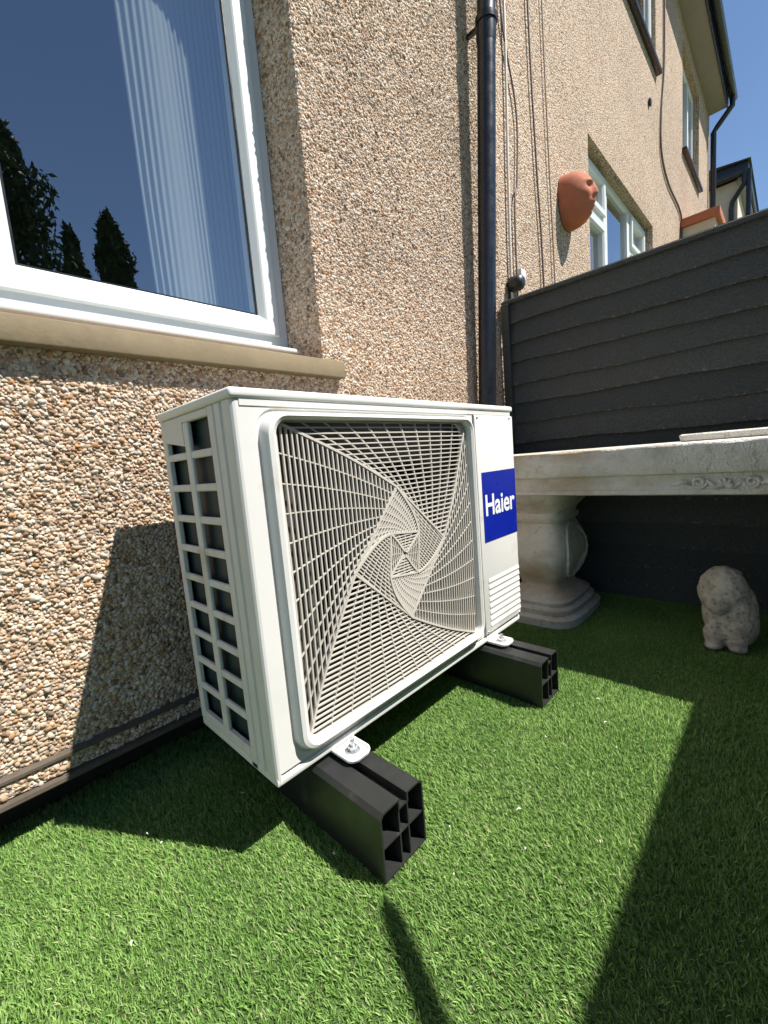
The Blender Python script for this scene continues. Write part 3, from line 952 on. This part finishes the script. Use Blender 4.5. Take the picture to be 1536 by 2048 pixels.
# fan behind the grille
bm = bmesh.new()
R = 36
sq = rrect(.045, .592, .147, .690, .03, 8)
ctr = GC
def circ(r): return [(ctr[0] + r * math.cos(math.atan2(p[1] - ctr[1], p[0] - ctr[0])), ctr[1] + r * math.sin(math.atan2(p[1] - ctr[1], p[0] - ctr[0]))) for p in sq]
loft_xz(bm, [(sq, AY0 + .0185), (sq, AY0 + .034), (circ(.247), AY0 + .038), (circ(.238), AY0 + .044), (circ(.234), AY0 + .056), (circ(.234), AY0 + .12)])
from_bm('fan_shroud', bm, M['shroud'], acu, smooth=True, angle=40)
fan = bmesh.new()
lathe_y(fan, [(.001, AY0 + .060), (.045, AY0 + .062), (.055, AY0 + .070), (.055, AY0 + .13)], *GC, n=28)
fanhub = from_bm('fan_hub', fan, M['fan'], acu, smooth=True, angle=40)
for b in range(3):
    V, Fc = [], []
    nr, na = 7, 9
    for i in range(nr):
        r = .05 + (.222 - .05) * i / (nr - 1)
        for j in range(na):
            t = j / (na - 1)
            sweep = math.radians(b * 120 + 20) + (t - .5) * math.radians(78 + 18 * i / nr) + .35 * (i / nr)
            y = AY0 + .064 + .062 * t + .006 * math.sin(t * 3.1)
            V.append((GC[0] + r * math.cos(sweep), y, GC[1] + r * math.sin(sweep)))
    for i in range(nr - 1):
        for j in range(na - 1):
            a = i * na + j
            Fc.append((a, a + 1, a + na + 1, a + na))
    o = pyd('fan_blade', V, Fc, M['fan'], acu, smooth=True)
    md = o.modifiers.new('thick', 'SOLIDIFY'); md.thickness = .004
box('partition', M['dark_metal'], acu, .596, .600, AY0 + .045, AY1 - .005, AZ0 + .015, LZ - .001)
box('coil', M['fins'], acu, .035, .595, AY1 - .045, AY1 - .02, AZ0 + .02, LZ - .01)
box('side_coil', M['fins'], acu, .016, .034, AY0 + .078, AY1 - .006, AZ0 + .02, LZ - .01)
box('inner_top', M['darkvoid'], acu, .02, .595, AY0 + .02, AY1 - .005, LZ - .006, LZ)

# left side guard: frame, one upright and horizontal bars, each its own piece
sg = bmesh.new()
SY0, SY1 = AY0 + .0768, AY1
bx(sg, .0008, .010, SY1 - .019, SY1, AZ0 + .0145, LZ, .0015, 1)
bx(sg, .0008, .010, SY0, SY1 - .0192, .688, LZ, .0015, 1)
bx(sg, .0008, .010, SY0, SY1 - .0192, AZ0 + .0145, .152, .0015, 1)
guard = from_bm('side_guard', sg, M['ac'], acu, smooth=True, angle=35)
box('guard_upright', M['ac'], guard, .0005, .008, -.232, -.2115, .1523, .6877, .0018, 1)
NB = 10
for k in range(1, NB):
    z = .152 + (.688 - .152) * k / NB
    for ya, yb in ((SY0, -.2322), (-.2113, SY1 - .0193)):
        box('guard_bar', M['ac'], guard, .0009, .008, ya, yb, z - .006, z + .006, .0018, 1)
# pressed handle plate that closes the rear top cell
pyd('handle_plate', [(.0002, -.2110, .690), (.0002, SY1 - .017, .690), (.0002, SY1 - .017, .662), (.0002, -.2110, .650), (.012, -.2110, .690), (.012, SY1 - .017, .690), (.018, SY1 - .017, .662), (.018, -.2110, .650)],
    [(0, 1, 2, 3), (4, 5, 6, 7), (0, 1, 5, 4), (1, 2, 6, 5), (2, 3, 7, 6), (3, 0, 4, 7)], M['ac'], acu)

# steel mounting tabs with bolt, washer and nut
def tab(x, y1=AY0 + .03):
    w = .023
    pts = [(x - w, y1), (x + w, y1)]
    ye = -.432
    for k in range(9):
        a = math.radians(0 - 90 * k / 8); pts.append((x + w - .014 + .014 * math.cos(a), ye + .014 + .014 * math.sin(a)))
    for k in range(9):
        a = math.radians(-90 - 90 * k / 8); pts.append((x - w + .014 + .014 * math.cos(a), ye + .014 + .014 * math.sin(a)))
    n = len(pts)
    V = [(px, py, z) for z in (.1125, .1165) for px, py in pts]
    Fc = [tuple(range(n)), tuple(range(n, 2 * n))] + [(i, (i + 1) % n, n + (i + 1) % n, n + i) for i in range(n)]
    t = pyd('mounting_tab', V, Fc, M['tab'], acu, smooth=True, angle=35)
    # raised rolled lip along the tab
    bm = bmesh.new()
    lp = [(px, py, .1175) for px, py in pts[1:]] + [(pts[0][0], pts[0][1], .1175)]
    tube(bm, lp, .0022, 6)
    from_bm('rolled_lip', bm, M['tab'], t, smooth=True, angle=50)
    c = (x, -.408)
    def cyl(name, r, z0, z1, n, m, rot=0.0):
        bm = bmesh.new()
        A = [bm.verts.new((c[0] + r * math.cos(rot + 2 * math.pi * k / n), c[1] + r * math.sin(rot + 2 * math.pi * k / n), z0)) for k in range(n)]
        B = [bm.verts.new((v.co.x, v.co.y, z1)) for v in A]
        for k in range(n): bm.faces.new((A[k], A[(k + 1) % n], B[(k + 1) % n], B[k]))
        bm.faces.new(A); bm.faces.new(B)
        return from_bm(name, bm, m, t, smooth=n > 8, angle=40)
    cyl('washer', .0125, .1166, .1185, 24, M['zinc'])
    cyl('nut', .0082, .1186, .1255, 6, M['zinc'], .4)
    cyl('bolt', .0042, .1256, .1345, 12, M['zinc'])
tab(.132); tab(.648)

# ------------------------------------------------------------------ plastic support feet
def foot(x0, label):
    w, h, y0, y1 = .094, .107, -.531, -.03
    f = thing('support_foot', label, 'support foot', (x0 + w / 2, (y0 + y1) / 2, 0), 'black feet under the unit')
    t = .003
    ch = .007
    gx0, gx1, gd = x0 + .041, x0 + .057, .014
    outer = [(x0, 0), (x0 + w, 0), (x0 + w, h - ch), (x0 + w - ch, h), (gx1, h), (gx1, h - gd), (gx0, h - gd), (gx0, h), (x0 + ch, h), (x0, h - ch)]
    inner = [(x0 + t, t), (x0 + w - t, t), (x0 + w - t, h - ch - t * .4), (x0 + w - ch - t * .4, h - t), (gx1 + t, h - t), (gx1 + t, h - gd - t), (gx0 - t, h - gd - t), (gx0 - t, h - t), (x0 + ch + t * .4, h - t), (x0 + t, h - ch - t * .4)]
    n = len(outer)
    V, Fc = [], []
    for ring, y in ((outer, y0), (outer, y1), (inner, y1), (inner, y0)):
        V += [(px, y, pz) for px, pz in ring]
    for s in range(4):
        a, b = s * n, ((s + 1) % 4) * n
        for i in range(n):
            Fc.append((a + i, a + (i + 1) % n, b + (i + 1) % n, b + i))
    pyd('shell', V, Fc, M['blackpvc'], f, smooth=True, angle=25)
    box('web', M['blackpvc'], f, x0 + t + .0002, x0 + w - t - .0002, y0 + .0015, y1, h * .47, h * .47 + .003)
    for gx in (gx0 - t * .9, gx1 + .0006):
        box('web', M['blackpvc'], f, gx, gx + .0026, y0 + .0018, y1, t + .0003, h * .47 - .0004)
        box('web', M['blackpvc'], f, gx, gx + .0026, y0 + .0018, y1, h * .47 + .0034, h - gd - t * 1.05)
    box('end_stop', M['darkvoid'], f, x0 + t, x0 + w - t, y1 - .01, y1 - .005, t, h - gd - t)
foot(.070, 'black hollow plastic foot under the near corner of the air conditioner')
foot(.602, 'black hollow plastic foot under the far end of the air conditioner')

# ------------------------------------------------------------------ stone bench
bench = thing('stone_bench', 'weathered pale concrete garden bench standing along the dark fence', 'bench', (1.2, -.8, 0))
BY0, BY1 = -1.44, -.14
def slab(name, x0, x1, y0, y1, zs, parent, seg=26, jitter=.0012):
    """profile loft round the rim: zs = [(z, inset)]"""
    bm = bmesh.new()
    R = []
    for z, ins in zs:
        pts = []
        base = rrect(x0 + ins, x1 - ins, y0 + ins, y1 - ins, .02, 4)
        dense = []
        for p, q in zip(base, base[1:] + base[:1]):
            m_ = int((y1 - y0) / .03) if abs(q[1] - p[1]) > .15 else int((x1 - x0) / .03) if abs(q[0] - p[0]) > .15 else 1
            dense += [lerp2(p, q, t_ / m_) for t_ in range(m_)]
        for p in dense:
            pts.append(bm.verts.new((p[0] + random.uniform(-jitter, jitter), p[1] + random.uniform(-jitter, jitter), z)))
        R.append(pts)
    n = len(R[0])
    for q, w in zip(R, R[1:]):
        for k in range(n):
            bm.faces.new((q[k], q[(k + 1) % n], w[(k + 1) % n], w[k]))
    bm.faces.new(R[0]); bm.faces.new(R[-1])
    return from_bm(name, bm, M['concrete'], parent, smooth=True, angle=35)
seat = slab('seat', 1.0, 1.43, BY0, BY1, [(.503, .010), (.506, .004), (.512, .001), (.574, .0), (.580, .003), (.583, .010)], bench)
slab('apron', 1.0, 1.43, BY0, BY1, [(.449, .017), (.452, .0125), (.462, .0125), (.466, .018), (.494, .021), (.5025, .019)], bench)
# carved scroll ornament in the middle of the apron
bm = bmesh.new()
for sgn in (-1, 1):
    P = []
    for k in range(26):
        t = k / 25
        rr = .016 * (1 - .75 * t)
        a = math.pi * (.9 + 3.2 * t)
        P.append((1.0175, -.82 + sgn * (.05 + rr * math.cos(a)), .481 + rr * math.sin(a)))
    P = [(1.0175, -.82 + sgn * .005, .470), (1.0165, -.82 + sgn * .018, .468)] + P
    tube(bm, P, [.004] + [.0045] * (len(P) - 2) + [.003], 6)
    tube(bm, [(1.0175, -.82 + sgn * .065, .476), (1.016, -.82 + sgn * .085, .484), (1.0175, -.82 + sgn * .108, .474)], [.004, .006, .002], 6)
for k in range(5):
    a = math.pi * (k / 4)
    tube(bm, [(1.017, -.82, .470), (1.0145, -.82 + .016 * math.cos(a), .474 + .016 * math.sin(a))], [.003, .005], 6)
from_bm('carved_scroll', bm, M['concrete'], bench, smooth=True)
# pedestals: lofted rounded sections
def pedestal(yc):
    xc = 1.225
    prof = [(.0, .165, .158), (.026, .166, .159), (.031, .158, .150), (.034, .149, .140), (.052, .151, .142), (.057, .145, .135), (.060, .135, .124), (.074, .138, .127), (.082, .130, .118), (.092, .112, .099), (.104, .096, .084), (.118, .090, .078), (.128, .092, .080),
            (.150, .104, .093), (.180, .118, .109), (.215, .127, .119), (.245, .128, .121), (.275, .123, .115), (.305, .111, .103), (.328, .098, .091), (.340, .093, .087), (.346, .103, .097), (.358, .106, .100),
            (.366, .099, .093), (.374, .096, .091), (.388, .104, .099), (.404, .120, .115), (.418, .131, .126), (.424, .138, .133), (.4488, .142, .136)]
    bm = bmesh.new()
    R = []
    n = 44
    for z, hx, hy in prof:
        hx *= 1.13; hy *= .93
        ring = []
        for k in range(n):
            a = 2 * math.pi * k / n
            e = 2 / 4.2
            c, s = math.cos(a), math.sin(a)
            j = 1 + .006 * math.sin(5 * a + z * 60)
            ring.append(bm.verts.new((xc + j * hx * math.copysign(abs(c) ** e, c), yc + j * hy * math.copysign(abs(s) ** e, s), z)))
        R.append(ring)
    for q, w in zip(R, R[1:]):
        for k in range(n):
            bm.faces.new((q[k], q[(k + 1) % n], w[(k + 1) % n], w[k]))
    bm.faces.new(R[0]); bm.faces.new(R[-1])
    p = from_bm('pedestal', bm, M['concrete'], bench, smooth=True, angle=50)
    # oval wreath carved on the side
    bm = bmesh.new()
    for rr, rad in ((1.0, .008), (.66, .006)):
        P = []
        for k in range(29):
            a = 2 * math.pi * k / 28
            z = .232 + .092 * rr * math.sin(a)
            u = abs(z - .232) / .11
            P.append((xc + .088 * rr * math.cos(a), yc - .1065 + .034 * u * u, z))
        tube(bm, P, rad, 8, cap=False)
    for k in range(18):
        a = 2 * math.pi * k / 18
        z = .232 + .092 * math.sin(a)
        u = abs(z - .232) / .11
        c = Vector((xc + .088 * math.cos(a), yc - .1085 + .034 * u * u, z))
        bmesh.ops.create_icosphere(bm, subdivisions=1, radius=.0085, matrix=Matrix.Translation(c))
    from_bm('carved_wreath', bm, M['concrete'], p, smooth=True)
pedestal(-.29)
pedestal(-1.26)
tile = slab('stone_slab', 1.085, 1.36, -1.40, -.715, [(.5836, .004), (.586, .001), (.600, .0), (.6035, .005)], None)
tag(tile, 'flat pale stone slab lying on top of the concrete bench', 'slab')

# ------------------------------------------------------------------ stone animal
def statue():
    st = thing('stone_ornament', 'mottled grey stone squat animal ornament sitting in the shade under the bench', 'ornament', (1.19, -.815, 0))
    bm = bmesh.new()
    def blob(c, r, rz=0.0):
        bmesh.ops.create_icosphere(bm, subdivisions=3, radius=1.0, matrix=Matrix.Translation(Vector(c)) @ Matrix.Rotation(rz, 4, 'Z') @ Matrix.Diagonal((*r, 1)))
    blob((1.198, -.818, .100), (.066, .064, .100))          # trunk
    blob((1.190, -.832, .070), (.062, .052, .070))          # haunch
    blob((1.180, -.804, .160), (.058, .057, .072))          # bowed head
    blob((1.140, -.797, .138), (.026, .030, .034))          # muzzle tucked on the chest
    blob((1.205, -.782, .190), (.036, .012, .028))          # ear laid back
    blob((1.208, -.834, .188), (.036, .012, .028))          # ear laid back
    blob((1.158, -.792, .040), (.030, .030, .042))          # foreleg
    blob((1.160, -.836, .040), (.030, .030, .042))          # foreleg
    blob((1.146, -.788, .011), (.024, .022, .012))          # paw
    blob((1.150, -.842, .011), (.024, .022, .012))          # paw
    body = from_bm('body', bm, M['statue'], st)
    rm = body.modifiers.new('remesh', 'REMESH'); rm.mode = 'VOXEL'; rm.voxel_size = .0042; rm.use_smooth_shade = True
    sm = body.modifiers.new('soften', 'SMOOTH'); sm.iterations = 3; sm.factor = .5
    tx = bpy.data.textures.new('stone_relief', 'CLOUDS'); tx.noise_scale = .016; tx.noise_depth = 3
    dp = body.modifiers.new('relief', 'DISPLACE'); dp.texture = tx; dp.strength = .007; dp.mid_level = .5
statue()

# ------------------------------------------------------------------ terracotta wall mask
def wall_mask():
    cx, cz = 2.315, 1.925
    p = thing('wall_mask', 'terracotta face-shaped ornament hanging high on the pebbledash wall', 'ornament', (cx, -.08, 1.8))
    g = lambda a, m_, w: math.exp(-((a - m_) / w) ** 2)
    V, Fc = [], []
    nu, nv = 56, 56
    for i in range(nv + 1):
        v = i / nv                                  # 0 top .. 1 chin
        ph = math.pi * v
        z = cz + .128 * math.cos(ph) * (1 if v < .5 else 1.08)
        half = .112 * math.sin(ph) ** .62 * (1 - .16 * max(0, v - .5) * 2)
        dep = .145 * math.sin(ph) ** .55
        for k in range(nu + 1):
            a = math.pi * k / nu                    # 0 .. pi across the front
            t = math.cos(a)                         # -1..1 side to side
            y = -.004 - dep * math.sin(a) ** .85
            zz = (z - cz) / .13
            f = .018 * g(t, 0, .12) * g(zz, .02, .22) + .009 * g(t, 0, .18) * g(zz, -.12, .07)           # nose
            f += .013 * g(t, 0, .24) * (g(zz, -.36, .055) + g(zz, -.50, .06))                              # lips
            f += .014 * g(t, 0, .30) * g(zz, -.78, .12)                                                    # chin
            f += .012 * g(abs(t), .30, .22) * g(zz, .34, .07)                                              # brows
            f -= .016 * g(abs(t), .32, .14) * g(zz, .18, .09)                                              # eye hollows
            f += .007 * g(abs(t), .32, .09) * g(zz, .17, .05)                                              # eyelids
            f += .008 * g(abs(t), .50, .18) * g(zz, -.12, .16)                                             # cheeks
            f += .005 * (math.sin(t * 34) * .5 + .5) * max(0, (zz - .55)) * 2                              # hair
            V.append((cx + half * t, y - f * math.sin(a), z))
    for i in range(nv):
        for k in range(nu):
            a = i * (nu + 1) + k
            Fc.append((a, a + 1, a + nu + 2, a + nu + 1))
    pyd('face', V, Fc, M['terracotta'], p, smooth=True)
    V2 = [(cx + .108 * math.cos(2 * math.pi * k / 40), -.003, cz + .125 * math.sin(2 * math.pi * k / 40)) for k in range(40)]
    pyd('back', V2, [tuple(range(40))], M['terracotta'], p)
wall_mask()

# small round wall lamp above the fence end
wl = thing('wall_lamp', 'small round black lamp on the wall just above the end of the fence', 'lamp', (1.68, -.03, 1.36))
bm = bmesh.new()
lathe_y(bm, [(.001, -.070), (.018, -.068), (.030, -.058), (.034, -.046), (.034, -.012), (.030, -.006)], 1.605, 1.335, 24)
from_bm('lamp_body', bm, M['black_lamp'], wl, smooth=True, angle=40)
box('lamp_bracket', M['black_lamp'], wl, 1.59, 1.62, -.006, -.001, 1.25, 1.34, .001, 1)
box('junction_box', M['lamp_glass'], wl, 1.655, 1.705, -.035, -.008, 1.355, 1.415, .004)

# ------------------------------------------------------------------ litter on the turf
def litter():
    V, T = [], []
    spots = [(-.12, -.20), (.30, -.62), (.14, -.60), (.05, -.44), (.62, -.66), (.55, -.70), (.32, -.74), (.20, -.55), (-.20, -.33), (.40, -.52), (.70, -.62), (.24, -.66), (-.05, -.17), (-.13, -.16), (.02, -.21), (.9, -.72), (.36, -.45), (.5, -.58)]
    for (x, y) in spots:
        a = random.uniform(0, 6.28); L = random.uniform(.0018, .0055); w = random.uniform(.001, .0018)
        c, s = math.cos(a), math.sin(a)
        b = len(V)
        for u, v, z in ((-L, 0, .006), (0, w, .009), (L, 0, .006), (0, -w, .008)):
            V.append((x + u * c - v * s, y + u * s + v * c, z))
        T.append((b, b + 1, b + 2, b + 3))
    o = pyd('petal_litter', V, T, M['litter'], None)
    tag(o, 'tiny pale petals and chips scattered on the green turf', 'litter', kind='stuff')
litter()

# ------------------------------------------------------------------ trees across the gardens (seen mirrored in the near window)
def conifer(x, y, h, rad, seed, label, z0=0):
    t = thing('conifer_tree', label, 'tree', (x, y, 0), 'dark conifers across the gardens')
    r = np.random.default_rng(seed)
    bm = bmesh.new()
    tube(bm, [(x, y, -.03), (x + .03, y, h * .4), (x, y + .02, h * .93)], [.16, .10, .02], 10)
    for k in range(26):
        z = h * (.15 + .8 * k / 26); a = k * 2.4
        L = rad * (.95 - .75 * (k / 26) ** 2.2)
        tube(bm, [(x, y, z), (x + L * .5 * math.cos(a), y + L * .5 * math.sin(a), z + L * .30), (x + L * .85 * math.cos(a), y + L * .85 * math.sin(a), z + L * .8)], [.035, .02, .006], 5)
    from_bm('trunk', bm, M['bark'], t, smooth=True)
    n = 15000
    tt = r.uniform(.1, 1, n) ** .85
    env = rad * np.sqrt(np.clip(1.02 - np.abs(tt - .45) ** 2.2 / .55 ** 2.2, .02, 1)) * (1 + .16 * np.sin(tt * 31 + r.uniform(0, 6)) + .10 * np.sin(tt * 67))
    a = r.uniform(0, 2 * np.pi, n)
    lob = 1 + .22 * np.sin(a * 3 + tt * 9) + .14 * np.sin(a * 5 - tt * 21)
    rr = env * lob * np.sqrt(r.uniform(.12, 1, n))
    cx = x + rr * np.cos(a); cyy = y + rr * np.sin(a); cz = h * tt + r.normal(0, .10, n)
    S = r.uniform(.05, .12, n)
    d1 = r.normal(0, 1, (n, 3)); d1[:, 2] += 1.2; d1 /= np.linalg.norm(d1, axis=1)[:, None]
    d2 = np.cross(d1, r.normal(0, 1, (n, 3))); d2 /= np.linalg.norm(d2, axis=1)[:, None]
    P = np.stack([cx, cyy, cz], 1)
    V = np.stack([P - d1 * S[:, None], P + d2 * S[:, None] * .4, P + d1 * S[:, None], P - d2 * S[:, None] * .4], 1)
    T = (np.arange(n) * 4)[:, None] + np.arange(4)[None]
    np_mesh('crown', V.reshape(-1, 3), T, M['leaf'], t)
conifer(3.70, -12.0, 7.6, .52, 1, 'broad dark conifer across the gardens, mirrored in the near window')
conifer(2.78, -12.0, 6.9, .34, 2, 'narrow dark conifer between two wider ones, mirrored in the near window')
conifer(1.62, -12.0, 9.0, .92, 3, 'tallest dark conifer across the gardens, mirrored in the near window')
